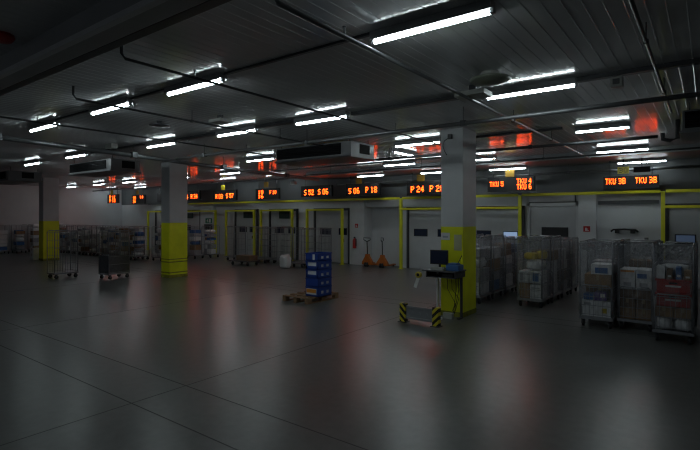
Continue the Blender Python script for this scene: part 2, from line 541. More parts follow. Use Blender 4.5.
# things fixed on the dock wall
r = empty('fire_extinguisher', (-12.34, YW - .19, .72), 'red fire extinguisher hung on the pilaster beside the pallet trucks', 'fire extinguisher')
MB().lathe([(.075, 0), (.08, .02), (.08, .34), (.05, .41), (.022, .44)], (0, -.09, 0), n=14).build('cylinder_body', M['red'], r)
MB().box((-.03, -.12, .44), (.03, -.06, .5), bevel=.008).tube([(0, -.09, .47), (.08, -.11, .45), (.1, -.13, .3), (.09, -.14, .12)], .012).build('valve_and_hose', M['black'], r)
MB().box((-.05, -.02, .1), (.05, 0, .4)).build('bracket', M['galv_dk'], r)

def safety_sign(x, z, w, h, y, label):
    r = empty('safety_sign', (x, y, z), label, 'sign')
    MB().box((-w / 2, -.008, -h / 2), (w / 2, 0, h / 2), bevel=.003).build('sign_plate', M['red'], r)
    p = MB()
    p.box((-w * .22, -.012, -h * .33), (w * .02, -.006, h * .14)); p.box((-w * .16, -.012, h * .14), (-w * .04, -.006, h * .24))
    p.box((w * .06, -.012, -h * .33), (w * .30, -.006, -h * .22)); p.box((w * .12, -.012, -h * .22), (w * .18, -.006, h * .1))
    p.build('pictogram', M['paper'], r)
safety_sign(-12.3, 1.70, .16, .17, YW - .18, 'small red fire sign on the pilaster above the extinguisher')
safety_sign(-3.15, 1.70, .20, .18, YW - .18, 'small red fire sign on the pilaster behind the wrapped cages')

r = empty('exit_sign', (-22.6, YW - .18, 1.85), 'small green emergency exit sign on the far pilaster', 'exit sign')
MB().box((-.28, -.03, -.13), (.28, 0, .15), bevel=.006).build('sign_plate', M['green'], r)
p = MB()
p.box((.04, -.035, -.09), (.2, -.028, .11)); p.blob((-.08, -.033, .08), (.05, .01, .05), sub=1)
p.box((-.11, -.035, -.02), (-.05, -.028, .05)); p.box((-.17, -.035, .0), (-.11, -.028, .03)); p.box((-.14, -.035, -.09), (-.1, -.028, -.02)); p.box((-.06, -.035, -.08), (-.02, -.028, -.02))
p.build('pictogram', M['paper'], r)
mb = MB(); mb.box((-22.92, YW - .27, 1.36), (-22.28, YW - .18, 1.66), bevel=.01); mb.box((-22.86, YW - .275, 1.40), (-22.34, YW - .265, 1.62))
tag(mb.build('wall_screen', M['black']), 'black flat box under the green exit sign', 'screen')

r = empty('wall_bumper', (-2.1, YW, 1.66), 'black bar on two blocks mounted on the plain wall panel', 'wall rail')
MB().tube([(-.37, -.12, -.03), (-.3, -.13, .03), (0, -.13, .045), (.3, -.13, .03), (.37, -.12, -.03)], .03, n=8).build('bar', M['black'], r)
for s in (-.2, .22): MB().box((s - .06, -.15, -.08), (s + .06, 0, .03), bevel=.012).build('mounting_block', M['black'], r)
mb = MB(); mb.tube([(-3.52, YW - .03, 2.86), (-3.52, YW - .03, 1.45), (-3.72, YW - .03, 1.45)], .015, n=6)
tag(mb.build('conduit', M['pipe_dark']), 'thin dark conduit dropping beside the wide black window', 'conduit')
r = empty('junction_box', (-1.52, YW - .07, 1.42), 'small grey junction box on the wall right of the black bar', 'junction box')
MB().box((-.06, 0, -.05), (.06, .07, .05), bevel=.008).build('box_body', M['plastic_grey'], r)
MB().box((-.05, -.008, -.04), (.05, .002, .04), bevel=.004).build('cover', M['unit'], r)
r = empty('wall_loudspeaker', (XL, 12.6, 2.05), 'small dark box high on the pale end wall', 'speaker')
MB().box((0, -.15, -.15), (.14, .15, .17), bevel=.015).build('speaker_cabinet', M['black'], r)
MB().box((.138, -.11, -.11), (.148, .11, .13), bevel=.004).build('speaker_grille', M['grille'], r)

# ------------------------------------------------------------ LED signs
FONT = {'S': '01111 10000 10000 01110 00001 00001 11110', 'P': '11110 10001 10001 11110 10000 10000 10000',
        'T': '11111 00100 00100 00100 00100 00100 00100', 'K': '10001 10010 10100 11000 10100 10010 10001',
        'U': '10001 10001 10001 10001 10001 10001 01110', 'R': '11110 10001 10001 11110 10100 10010 10001',
        'B': '11110 10001 10001 11110 10001 10001 11110', 'F': '11111 10000 10000 11110 10000 10000 10000',
        '0': '01110 10001 10001 10001 10001 10001 01110', '1': '00100 01100 00100 00100 00100 00100 01110',
        '2': '01110 10001 00001 00110 01000 10000 11111', '3': '11110 00001 00001 01110 00001 00001 11110',
        '4': '00010 00110 01010 10010 11111 00010 00010', '5': '11111 10000 11110 00001 00001 10001 01110',
        '6': '01110 10000 10000 11110 10001 10001 01110', '7': '11111 00001 00010 00100 01000 01000 01000',
        '8': '01110 10001 10001 01110 10001 10001 01110'}

def led_text(s, xc, zc, h, w, y):
    """5x7 dot-matrix letters; xc, zc centre; w total width"""
    adv = [3.2 if ch == ' ' else 6.4 for ch in s]
    tot = sum(adv) - 1.4
    px, pz = w / tot, h / 7.0
    mb = MB(); x = xc - w / 2
    for ch, a in zip(s, adv):
        if ch != ' ':
            for r_, row in enumerate(FONT[ch].split()):
                c0 = 0
                while c0 < 5:
                    if row[c0] == '1':
                        c1 = c0
                        while c1 < 5 and row[c1] == '1': c1 += 1
                        zt = zc + h / 2 - r_ * pz
                        mb.box((x + (c0 + .1) * px, y - .004, zt - pz * .84), (x + (c1 - .1) * px, y, zt))
                        c0 = c1
                    else: c0 += 1
        x += a * px
    return mb

def led_sign(x, z, w, h, texts, label, y=16.2):
    r = empty('dock_display', (x, y, z), label, 'display', 'hanging red number displays')
    MB().box((-w / 2, 0, -h / 2), (w / 2, .12, h / 2), bevel=.01).build('housing', M['black'], r)
    for (s, tx, tz, th, tw) in texts:
        led_text(s, tx, tz, th, tw, -.001).build('lit_lettering', M['led'], r)
    top = (3.78 if x > -13.5 and y > 15 else HC) - z
    for s in (-.38, .38): MB().tube([(s * w, .06, h / 2 - .01), (s * w, .06, top)], .012, n=6).build('hanger', M['pipe_dark'], r)
    return r

H1 = .235
led_sign(-1.85, 3.10, 1.42, .40, [('TKU 3B', -.39, .05, .17, .53), ('TKU 3B', .39, .05, .17, .53)], 'black display reading TKU 3B twice at the right end')
led_sign(-5.37, 3.19, 1.58, .50, [('TKU 5', -.47, .02, .16, .48), ('TKU 4', .46, .09, .165, .48), ('TKU 6', .46, -.10, .165, .48)], 'black display reading TKU 5, TKU 4 and TKU 6')
led_sign(-8.50, 3.17, 1.76, .54, [('P 24', -.41, -.03, H1, .56), ('P 28', .40, -.03, H1, .56)], 'black display reading P 24 and P 28, half behind the near column')
led_sign(-11.49, 3.22, 1.68, .50, [('S 06', -.42, -.05, H1, .56), ('P 18', .45, -.03, H1, .56)], 'black display reading S 06 and P 18')
led_sign(-14.02, 3.23, 1.80, .50, [('S 52', -.41, -.05, H1, .57), ('S 06', .42, -.04, H1, .57)], 'black display reading S 52 and S 06')
led_sign(-17.15, 3.20, 1.60, .52, [('18', -.43, .09, .17, .36), ('16', -.43, -.12, .17, .36), ('F 10', .42, .06, .17, .44)], 'black display with two short rows and one small code, beyond S 52')
led_sign(-20.35, 3.22, 1.85, .54, [('R 03', -.42, -.06, H1, .59), ('S 57', .44, -.04, H1, .59)], 'black display reading R 03 and S 57')
led_sign(-23.4, 3.26, 1.85, .56, [('S 54', -.42, -.06, H1, .59), ('R 34', .44, -.04, H1, .59)], 'black display with R 34 at its end, cut by the middle column')
led_sign(-26.0, 3.24, 1.3, .52, [('S 21', .15, .10, .17, .56), ('S 22', .15, -.11, .17, .56)], 'black display with two lit rows just left of the middle column')
led_sign(-28.8, 3.18, 1.5, .56, [('10', -.42, .10, .19, .34), ('16', -.42, -.12, .19, .34), ('1 4', .42, .14, .18, .36)], 'black display with small lit codes, second from the end wall')
led_sign(-30.2, 3.22, 1.3, .56, [('P 11', 0, .10, .19, .72), ('P 12', 0, -.12, .19, .72)], 'black display with two lit rows, nearest the end wall', y=15.3)

# hanging number plates above the displays
def num_plate(x, y, z, m, label, digits=None, w=.30, h=.26):
    r = empty('bay_plate', (x, y, z), label, 'sign', 'bay number plates')
    MB().box((-w / 2, 0, -h / 2), (w / 2, .012, h / 2), bevel=.003).build('plate', M[m], r)
    if digits: led_text(digits, 0, 0, h * .7, w * .72, -.001).build('digits', M['black'], r)
    top = (3.78 if x > -13.5 and y > 15 else HC)
    MB().box((-.02, .002, h / 2 - .01), (.02, .01, top - z)).build('hanger', M['pipe_dark'], r)
num_plate(-2.02, 16.1, 3.46, 'plate_y', 'yellow plate numbered 30 above the right-hand TKU display', '30', .30, .20)
num_plate(-1.55, 16.1, 3.46, 'grille', 'grey plate beside the yellow number 30', None, .42, .16)
num_plate(-5.35, 16.1, 3.56, 'plate_o', 'amber plate above the TKU 5 display')
num_plate(-8.72, 16.1, 3.56, 'plate_o', 'amber plate above the P 24 display', None, .32)
num_plate(-11.6, 16.1, 3.58, 'plate_o', 'amber plate above the S 06 and P 18 display')
num_plate(-17.0, 16.0, 3.62, 'plate_o', 'amber plate above the short-coded display beyond S 52')
num_plate(-20.2, 16.0, 3.60, 'plate_y', 'bright yellow plate above the R 03 display')
num_plate(-28.5, 16.0, 3.60, 'plate_o', 'amber plate above the second display from the end wall')
num_plate(-30.1, 15.2, 3.62, 'plate_y', 'yellow plate above the display nearest the end wall')
r = empty('emergency_light', (-15.2, 16.0, 3.62), 'small pale green box light under the ceiling left of the S 52 display', 'emergency light')
MB().box((-.16, -.04, -.06), (.16, .04, .08), bevel=.01).build('light_body', M['plastic_grey'], r)
MB().box((-.02, -.01, .07), (.02, .01, HC - 3.62)).build('hanger', M['pipe_dark'], r)

# ------------------------------------------------------------ fluorescent battens
lamp0 = None
def lamp(xc, y, label, zc=HC, rz=0.0, L=1.22):
    global lamp0
    if lamp0 is None:
        r = empty('ceiling_light', (xc, y, zc), label, 'ceiling light', 'fluorescent battens')
        MB().box((-.62, -.06, -.068), (.62, .06, 0), bevel=.006).box((-.62, -.062, -.084), (.62, -.056, -.06)).box((-.62, .056, -.084), (.62, .062, -.06)).build('housing', M['lampbody'], r)
        for s in (-1, 1): MB().box((s * .615 - .02, -.022, -.115), (s * .615 + .02, .022, -.07), bevel=.006).build('lamp_holder', M['lampbody'], r)
        MB().tube([(-.60, 0, -.092), (.60, 0, -.092)], .024, n=14).build('tube', M['tube'], r)
        lamp0 = r
        return r
    return dup(lamp0, (xc, y, zc), rz, label, 'fluorescent battens')

SF = 3.78
LAMPS = [
    (-2.10, 4.02, 'lit fluorescent batten nearest the camera, long bright tube high in the picture'),
    (-5.63, 3.97, 'lit fluorescent batten in the nearest row, second from the big near tube'),
    (-7.85, 3.94, 'lit fluorescent batten in the nearest row, third from the big near tube'),
    (-10.57, 3.98, 'lit fluorescent batten in the nearest row, at its far end'),
    (-2.04, 6.95, 'lit fluorescent batten beside the round ceiling dish'),
    (-5.70, 6.72, 'lit fluorescent batten in the second row, left of the dish'),
    (-8.00, 6.68, 'lit fluorescent batten in the second row, beyond the near heater unit'),
    (-10.84, 6.70, 'lit fluorescent batten in the second row, before the middle column'),
    (-14.85, 6.45, 'lit fluorescent batten above the left heater unit'),
    (-18.2, 6.52, 'lit fluorescent batten in the second row, above the farthest column'),
    (-1.74, 10.85, 'lit fluorescent batten in the third row at the right'),
    (-5.70, 10.35, 'lit fluorescent batten just left of the near column top'),
    (-11.2, 10.30, 'lit fluorescent batten beside the end of the near heater unit'),
    (-1.87, 14.65, 'lit fluorescent batten second from the wall above the TKU 3B display'),
    (-5.80, 14.32, 'lit fluorescent batten just right of the near column top'),
    (-8.42, 14.05, 'lit fluorescent batten above the P 24 display, farther from the wall'),
    (-15.65, 12.75, 'lit fluorescent batten right of the middle column top'),
    (-19.4, 12.95, 'lit fluorescent batten partly hidden by the middle column'),
    (-23.8, 12.92, 'lit fluorescent batten left of the middle column, second row of the far bay'),
    (-26.9, 12.88, 'lit fluorescent batten above the far cages, between the heater and the middle column'),
    (-30.5, 13.0, 'lit fluorescent batten nearest the end wall'),
    (-16.25, 15.9, 'lit fluorescent batten above the display beyond S 52'),
    (-19.7, 15.9, 'lit fluorescent batten above the R 03 display'),
    (-27.6, 15.7, 'lit fluorescent batten above the displays left of the middle column'),
    (-31.5, 15.9, 'lit fluorescent batten in the corner by the end wall'),
]
for x, y, l in LAMPS:
    o = lamp(x, y, l)
    if 'third row at the right' in l: o.scale = (.8, 1, 1)
for x, y, l in ((-1.58, 16.3, 'lit fluorescent batten directly above the TKU 3B display'),
                (-5.40, 16.0, 'lit fluorescent batten directly above the TKU 5 display'),
                (-7.90, 15.75, 'lit fluorescent batten directly above the P 28 display'),
                (-10.6, 15.5, 'lit fluorescent batten above the S 06 and P 18 display')):
    lamp(x, y, l, SF)
lamp(-6.9, 11.85, 'lit fluorescent batten turned across the others, left of the near column', HC, PI / 2)

# ------------------------------------------------------------ pipes, conduits
def pipe(pts, r, m, name, label, cat, hang=None, group=None, drop=True):
    root = empty(name, pts[0], label, cat, group)
    p0 = Vector(pts[0])
    MB().tube([Vector(p) - p0 for p in pts], r, n=10).build('pipe_run', M[m], root)
    a, b = Vector(pts[0] if len(pts) < 5 else pts[3]), Vector(pts[-1])
    if hang:
        L = (b - a).length
        k = max(2, int(L / hang))
        for i in range(k):
            q = a.lerp(b, (i + .35) / k)
            mb = MB(); mb.tube([q - p0 + Vector((0, 0, r * .5)), Vector((q.x, q.y, HC + .005)) - p0], .006, n=6)
            mb.box(q - p0 - Vector((r * 1.3, r * 1.3, r * 1.3)), q - p0 + Vector((r * 1.3, r * 1.3, r * 1.3)), bevel=.006)
            mb.build('pipe_hanger', M['pipe_dark'], root)
    return root

for i, (x, y0, y1, l) in enumerate([
        (-.48, 2.45, 9.1, 'dark sprinkler branch pipe at the right, nearest the camera'),
        (-2.72, 2.65, 15.0, 'shiny sprinkler branch pipe crossing the nearest bright tube'),
        (-4.98, 2.62, 14.6, 'sprinkler branch pipe passing left of the near column'),
        (-7.22, 3.1, 8.6, 'sprinkler branch pipe crossing the third tube of the nearest row'),
        (-9.55, 2.6, 14.9, 'sprinkler branch pipe crossing the farthest tube of the nearest row')]):
    z = 3.78
    r = pipe([(x, y0, HC + .005), (x, y0, z + .05), (x, y0 + .04, z), (x, y1 * .5, z - .015), (x, y1, z - .03)], .017 if i != 1 else .023, 'pipe_dark' if i != 1 else 'pipe', 'sprinkler_pipe', l, 'pipe', hang=2.4, group='sprinkler branch pipes')
    for k in range(int((y1 - y0 - 1) / 3.1)):
        q = Vector((0, .9 + 3.1 * k, z - (HC + .005) + .02))
        mb = MB(); mb.tube([q, q + Vector((0, 0, .07))], .01, n=6); mb.lathe([(.012, .06), (.022, .065), (.022, .07)], q, n=8)
        mb.build('sprinkler_head', M['galv'], r)

pipe([(-11.4, 2.42, 3.72), (-12.1, 10.0, 3.60), (-12.4, 14.5, 3.56)], .055, 'pipe', 'sprinkler_main', 'thick grey main pipe running past the middle column', 'pipe', hang=3.0)
pipe([(-11.6, 7.62, 3.67), (-4.0, 7.62, 3.67), (2.5, 7.62, 3.67)], .035, 'pipe', 'sprinkler_main', 'thick grey pipe crossing in front of the near column top', 'pipe', hang=3.3)
pipe([(-8.2, 11.0, 3.66), (-4.0, 11.05, 3.66), (-.80, 11.1, 3.66)], .033, 'pipe_dark', 'sprinkler_main', 'dark pipe behind the near column ending in a riser at the right', 'pipe', hang=2.6)
pipe([(-.72, 11.1, 3.72), (-.72, 11.1, 3.60), (-.60, 11.1, 3.56), (-.48, 11.1, 3.60), (-.48, 11.1, HC)], .04, 'pipe_dark', 'pipe_riser', 'dark U-shaped riser beside the right heater unit', 'pipe')
pipe([(-13.0, 16.48, 3.50), (-6, 16.48, 3.50), (3.0, 16.48, 3.50)], .04, 'pipe', 'dock_conduit', 'grey pipe just above the dock displays', 'pipe', hang=4.0)
pipe([(-31.5, 14.7, 3.72), (-24, 14.7, 3.72), (-13.4, 14.7, 3.72)], .03, 'pipe', 'dock_conduit', 'grey pipe above the far displays', 'pipe', hang=3.5)
pipe([(-12.1, 13.3, 3.64), (-6, 13.3, 3.64), (2.5, 13.3, 3.64)], .022, 'pipe_dark', 'dock_conduit', 'thin dark pipe under the ceiling in front of the dock displays', 'pipe', hang=3.2)
pipe([(-11.9, 11.6, 3.66), (-10.5, 11.6, 3.66), (-5.2, 11.6, 3.66)], .022, 'pipe_dark', 'dock_conduit', 'thin dark pipe under the ceiling left of the near column', 'pipe', hang=3.2)
def conduit(x0, x1, y, label, w=.04, h=.03):
    c = (x0 + x1) / 2
    mb = MB(); mb.box((x0 - c, -w / 2, -h), (x1 - c, w / 2, 0))
    o = mb.build('lighting_conduit', M['pipe_dark'], None, (c, y, HC + .002))
    tag(o, label, 'conduit', 'lighting conduits')
conduit(-9.94, -8.48, 3.96, 'dark lighting conduit between the two farthest tubes of the nearest row')
conduit(-7.22, -6.26, 3.96, 'dark lighting conduit between third and second tubes of the nearest row')
conduit(-5.0, -2.73, 3.99, 'dark lighting conduit leading to the big nearest tube')
conduit(-5.07, -2.68, 6.86, 'dark cable trunking between the near heater lamp and the dish', .10, .06)
conduit(-1.41, 3.0, 6.95, 'dark cable trunking right of the dish lamp', .10, .06)
conduit(-7.37, -6.33, 6.70, 'dark cable trunking left of the second-row lamp', .10, .06)
conduit(-10.2, -8.63, 6.69, 'dark cable trunking before the middle column', .10, .06)
conduit(-14.2, -11.47, 6.60, 'dark cable trunking left of the middle column', .08, .05)
conduit(-4.9, -2.43, 10.6, 'dark cable trunking behind the near column top', .08, .05)

# ------------------------------------------------------------ heater / fan units under the ceiling
def unit(xc, y0, w, d, z0, z1, label):
    r = empty('fan_unit', (xc, y0 + d / 2, z0), label, 'heater unit', 'ceiling fan units')
    h = z1 - z0
    mb = MB(); mb.box((-w / 2, -d / 2, 0), (w / 2, d / 2, h), bevel=.012)
    mb.box((-w / 2 - .03, -d / 2 - .03, -.03), (w / 2 + .03, d / 2 + .03, .015), bevel=.006)
    mb.build('casing', M['unit'], r)
    g = MB(); g.box((-w / 2 + .04, -d / 2 - .012, .05), (w / 2 - .28, -d / 2 + .002, h - .03))
    for k in range(5): g.box((-w / 2 + .05, -d / 2 - .03, .07 + k * (h - .12) / 5), (w / 2 - .29, -d / 2 - .01, .085 + k * (h - .12) / 5))
    g.build('grille', M['grille'], r)
    g = MB(); g.box((w / 2 - .002, -.12, .08), (w / 2 + .012, .28, h - .04), bevel=.006); g.build('side_vent', M['grille'], r)
    for sx in (-1, 1):
        for sy in (-1, 1):
            MB().tube([(sx * (w / 2 - .1), sy * (d / 2 - .1), h - .01), (sx * (w / 2 - .1), sy * (d / 2 - .1), HC - z0)], .01, n=6).build('hanger_rod', M['pipe_dark'], r)
    return r
unit(-7.75, 8.78, 2.4, .95, 3.50, 3.84, 'long grey fan unit with dark grille, hung above the S 52 display')
unit(-15.45, 7.10, 2.7, .9, 3.48, 3.82, 'long grey fan unit with dark grille, hung between the two far columns')
unit(-22.1, 6.6, 3.0, 1.1, 3.46, 3.80, 'long grey fan unit with dark grille at the far left edge')
unit(0.85, 9.35, 2.4, 1.0, 3.46, 3.80, 'long grey fan unit with dark grille at the right edge')

# small ceiling fittings
r = empty('ceiling_dish', (-2.25, 6.0, HC), 'round grey saucer-shaped fitting hung under the ceiling', 'ceiling fitting')
MB().lathe([(.11, 0), (.12, -.03), (.10, -.05)], n=24).build('mount', M['plastic_grey'], r)
MB().lathe([(.10, -.045), (.25, -.085), (.255, -.10), (.23, -.125), (.12, -.15), (.02, -.155)], n=28).build('dish', M['dish'], r)
r = empty('ceiling_box', (-2.66, 6.45, HC), 'flat pale grey box hung beside the ceiling dish', 'ceiling fitting')
MB().box((-.22, -.16, -.17), (.22, .16, -.10), bevel=.012).build('box_body', M['plastic_grey'], r)
MB().box((-.05, -.03, -.11), (.05, .03, .005)).build('bracket', M['pipe_dark'], r)
r = empty('ceiling_box', (-7.15, 5.6, HC), 'flat pale grey box under the ceiling left of the second-row lamps', 'ceiling fitting')
MB().box((-.17, -.13, -.14), (.17, .13, -.08), bevel=.012).build('box_body', M['plastic_grey'], r)
MB().box((-.05, -.03, -.09), (.05, .03, .005)).build('bracket', M['pipe_dark'], r)
r = empty('ceiling_dish', (-8.55, 5.25, HC), 'dark flat disc fitting under the ceiling before the middle column', 'ceiling fitting')
MB().lathe([(.05, .005), (.05, -.05)], n=16).build('mount', M['pipe_dark'], r)
MB().lathe([(.06, -.045), (.19, -.07), (.19, -.09), (.03, -.11)], n=24).build('dish', M['galv_dk'], r)
r = empty('ceiling_box', (-.95, 7.02, HC - .06), 'small white box fixed on the cable trunking at the right', 'junction box')
MB().box((-.07, -.08, -.13), (.07, .04, -.002), bevel=.01).build('box_body', M['plastic_grey'], r)
MB().box((-.04, -.09, -.10), (.04, -.078, -.03), bevel=.004).build('cover', M['unit'], r)
r = empty('ceiling_box', (-12.2, 6.15, HC), 'small pale box under the ceiling near the thick main pipe', 'ceiling fitting')
MB().box((-.16, -.08, -.12), (.16, .08, .002), bevel=.012).build('box_body', M['plastic_grey'], r)
r = empty('fire_bell', (-5.75, 1.78, HC), 'small red fire bell under the ceiling at the upper left edge', 'alarm')
MB().lathe([(.11, .0), (.12, -.03), (.09, -.07), (.02, -.085)], n=20).build('bell', M['red'], r)
# sensor and cable on the near column
r = empty('column_sensor', (-4.36, 9.36, 3.78), 'small dark sensor with a dangling cable high on the near column', 'sensor')
MB().box((-.04, -.06, -.05), (.04, .02, .05), bevel=.01).build('sensor_body', M['black'], r)
MB().tube([(-.03, -.02, -.02), (-.14, -.01, -.08), (-.17, -.01, -.18), (-.13, -.01, -.30), (-.08, -.01, -.38)], .008, n=6).build('cable', M['black'], r)

# ------------------------------------------------------------ roll cages
CW, CD, CH = .58, .78, 1.62
def wire_panel(axis, p, a0, a1, z0, z1, nv, nh, rf=.013, rw=.0042):
    """Framed wire mesh in a vertical plane; axis 'x' -> plane x=p spanning y, axis 'y' -> plane y=p spanning x"""
    P = (lambda a, z: (p, a, z)) if axis == 'x' else (lambda a, z: (a, p, z))
    mb = MB()
    mb.tube([P(a0, z0), P(a0, z1 - .05), P(a0 + .05 * (1 if a1 > a0 else -1), z1), P(a1 - .05 * (1 if a1 > a0 else -1), z1), P(a1, z1 - .05), P(a1, z0)], rf, n=6, cap=True)
    for k in range(1, nv + 1):
        a = a0 + (a1 - a0) * k / (nv + 1)
        mb.tube([P(a, z0), P(a, z1)], rw, n=4, cap=False)
    for k in range(nh + 1):
        z = z0 + (z1 - z0) * (k + .15) / (nh + .4)
        mb.tube([P(a0, z), P(a1, z)], rw * 1.5, n=4, cap=False)
    return mb

def film_mesh():
    """Crumpled sheet wound round the cage"""
    mb = MB(); bm = mb.bm
    x0, x1, y0, y1 = -CW / 2 - .004, CW / 2 + .004, -CD / 2 - .012, CD / 2 + .012
    per = []
    for k in range(12): per.append((x0 + (x1 - x0) * k / 12, y0))
    for k in range(14): per.append((x1, y0 + (y1 - y0) * k / 14))
    for k in range(12): per.append((x1 - (x1 - x0) * k / 12, y1))
    for k in range(14): per.append((x0, y1 - (y1 - y0) * k / 14))
    zs = [.24 + (CH - .26) * j / 20 for j in range(21)]
    rnd = random.Random(3); rings = []
    for j, z in enumerate(zs):
        amp = .004 + (.008 if j > 15 else 0)
        rings.append([bm.verts.new((x * (1 + rnd.uniform(-amp, amp) * 2), y * (1 + rnd.uniform(-amp, amp) * 2), z + rnd.uniform(-.012, .012))) for x, y in per])
    n_ = len(per)
    for A, B in zip(rings, rings[1:]):
        for j in range(n_):
            f = bm.faces.new((A[j], A[(j + 1) % n_], B[(j + 1) % n_], B[j])); f.smooth = True
    return mb

def make_cage(loc, label, group, film=True, front=True, rz=0.0, nv=8, nh=5):
    r = empty('roll_cage', loc, label, 'roll cage', group, rz)
    st = M['galv']
    mb = MB()
    mb.box((-CW / 2, -CD / 2, .15), (CW / 2, -CD / 2 + .035, .20), bevel=.004); mb.box((-CW / 2, CD / 2 - .035, .15), (CW / 2, CD / 2, .20), bevel=.004)
    mb.box((-CW / 2, -CD / 2, .15), (-CW / 2 + .035, CD / 2, .20), bevel=.004); mb.box((CW / 2 - .035, -CD / 2, .15), (CW / 2, CD / 2, .20), bevel=.004)
    mb.box((-CW / 2 + .01, -CD / 2 + .01, .185), (CW / 2 - .01, CD / 2 - .01, .197))
    mb.build('base_deck', st, r)
    for sx in (-1, 1):
        for sy in (-1, 1):
            x, y = sx * (CW / 2 - .06), sy * (CD / 2 - .08)
            c = MB(); c.box((x - .035, y - .05, .14), (x + .035, y + .05, .152)); c.box((x - .03, y - .02, .05), (x - .024, y + .03, .145)); c.box((x + .024, y - .02, .05), (x + .03, y + .03, .145))
            co = c.build('caster', M['galv_dk'], r)
            w = MB(); w.lathe([(.03, -.02), (.062, -.018), (.062, .018), (.03, .02)], (x, y + .01, .062), n=12, axis='X'); w.build('wheel', M['rubber'], co)
    for sx in (-1, 1): wire_panel('x', sx * (CW / 2 - .015), -CD / 2 + .015, CD / 2 - .015, .19, CH, nv, nh).build('side_panel', st, r)
    wire_panel('y', CD / 2 - .015, -CW / 2 + .03, CW / 2 - .03, .19, CH - .02, max(3, nv - 2), nh).build('back_panel', st, r)
    if front: wire_panel('y', -CD / 2 + .015, -CW / 2 + .03, CW / 2 - .03, .22, .80, 6, 3).build('front_gate', st, r)
    if film: film_mesh().build('plastic_film', M['film'], r)
    return r

GR = 'wrapped roll cages on the right'
cageA = make_cage((-1.71, 10.40, 0), 'wrapped roll cage first left of the three nearest, with white and purple boxes', GR)
near = [cageA,
        dup(cageA, (-1.09, 10.58, 0), 0, 'wrapped roll cage in the middle of the three nearest, with brown cartons below', GR),
        dup(cageA, (-.48, 9.95, 0), 0, 'wrapped roll cage nearest of all, holding two red totes', GR)]
gfront = dup(cageA, (-3.32, 11.74, 0), 0, 'wrapped roll cage in the middle block, front one with yellow sacks on top', GR)
gcol = dup(cageA, (-4.66, 11.42, 0), 0, 'wrapped roll cage just behind the near column, front of its line', GR)
back_cages = []
for k in range(1, 4):
    back_cages.append((dup(cageA, (-3.32 + .03 * k, 11.74 + .85 * k, 0), 0, '%s wrapped roll cage in the line behind the cage with yellow sacks' % ORD[k - 1], GR), 'in the line behind the yellow sacks, %s cage' % ORD[k - 1]))
    back_cages.append((dup(cageA, (-4.66 + .02 * k, 11.42 + .85 * k, 0), 0, '%s further wrapped roll cage in the line behind the near column' % ORD[k - 1], GR), 'in the line behind the near column, %s further cage' % ORD[k - 1]))
for k in range(1, 2):
    back_cages.append((dup(cageA, (-1.72, 10.40 + .85 * k, 0), 0, 'wrapped roll cage behind the one with white and purple boxes', GR), 'in the cage behind the white and purple boxes'))
for k in range(1, 2):
    back_cages.append((dup(cageA, (-1.09, 10.58 + .85 * k, 0), 0, 'wrapped roll cage behind the middle one of the three nearest', GR), 'in the cage behind the middle near cage'))
    back_cages.append((dup(cageA, (-.46, 9.95 + .9 * k, 0), 0, 'wrapped roll cage behind the one with red totes', GR), 'in the cage behind the red totes'))

# ---- contents: each carton, sack and tote is a thing of its own
CARTON_MESH = {}
def carton(cx, cy, z, w, d, h, m, label, group=None, rz=0.0, tape=True, stamp=None, name='carton'):
    """a taped carton standing with its base at z"""
    if tape or stamp:
        r = empty(name, (cx, cy, z), label, 'box', group, rz)
        MB().box((-w / 2, -d / 2, 0), (w / 2, d / 2, h), bevel=.006).build('carton_body', M[m], r)
        if tape:
            t = MB(); t.box((-.025, -d / 2 - .0015, h * .55), (.025, -d / 2 + .002, h + .001)); t.box((-.025, -d / 2, h - .002), (.025, d / 2, h + .0015)); t.build('tape', M['tape'], r)
        if stamp:
            sm, fx, fz, fw, fh = stamp
            s = MB(); s.box(((fx - fw / 2) * w, -d / 2 - .002, (fz - fh / 2) * h), ((fx + fw / 2) * w, -d / 2 + .002, (fz + fh / 2) * h)); s.build('printed_panel', M[sm], r)
        return r
    o = MB().box((-w / 2, -d / 2, 0), (w / 2, d / 2, h), bevel=.006).build(name, M[m], None, (cx, cy, z))
    o.rotation_euler = (0, 0, rz)
    return tag(o, label, 'box', group)

def sack(cx, cy, z, w, d, h, m, label, group=None, seed=0, cat='bag', name='sack'):
    o = MB().blob((0, 0, h / 2), (w * .93, d * .93, h * .98), M[m], seed=seed).build(name, None, None, (cx, cy, z))
    return tag(o, label, cat, group)

def tote(cx, cy, z, w, d, h, label):
    r = empty('tote_box', (cx, cy, z), label, 'plastic box', 'red totes')
    mb = MB(); v = []
    mb.box((-w / 2 + .02, -d / 2 + .02, 0), (w / 2 - .02, d / 2 - .02, h - .03), bevel=.012)
    mb.build('tote_body', M['red_tote'], r)
    MB().box((-w / 2, -d / 2, h - .035), (w / 2, d / 2, h), bevel=.008).build('rim', M['red_tote'], r)
    MB().box((-.11, -d / 2 + .012, h * .42), (.11, -d / 2 + .021, h * .56)).build('printed_strip', M['paper'], r)
    MB().box((-.06, -d / 2 + .010, h * .66), (.06, -d / 2 + .022, h * .78), bevel=.004).build('handle_slot', M['black'], r)

D0 = .198
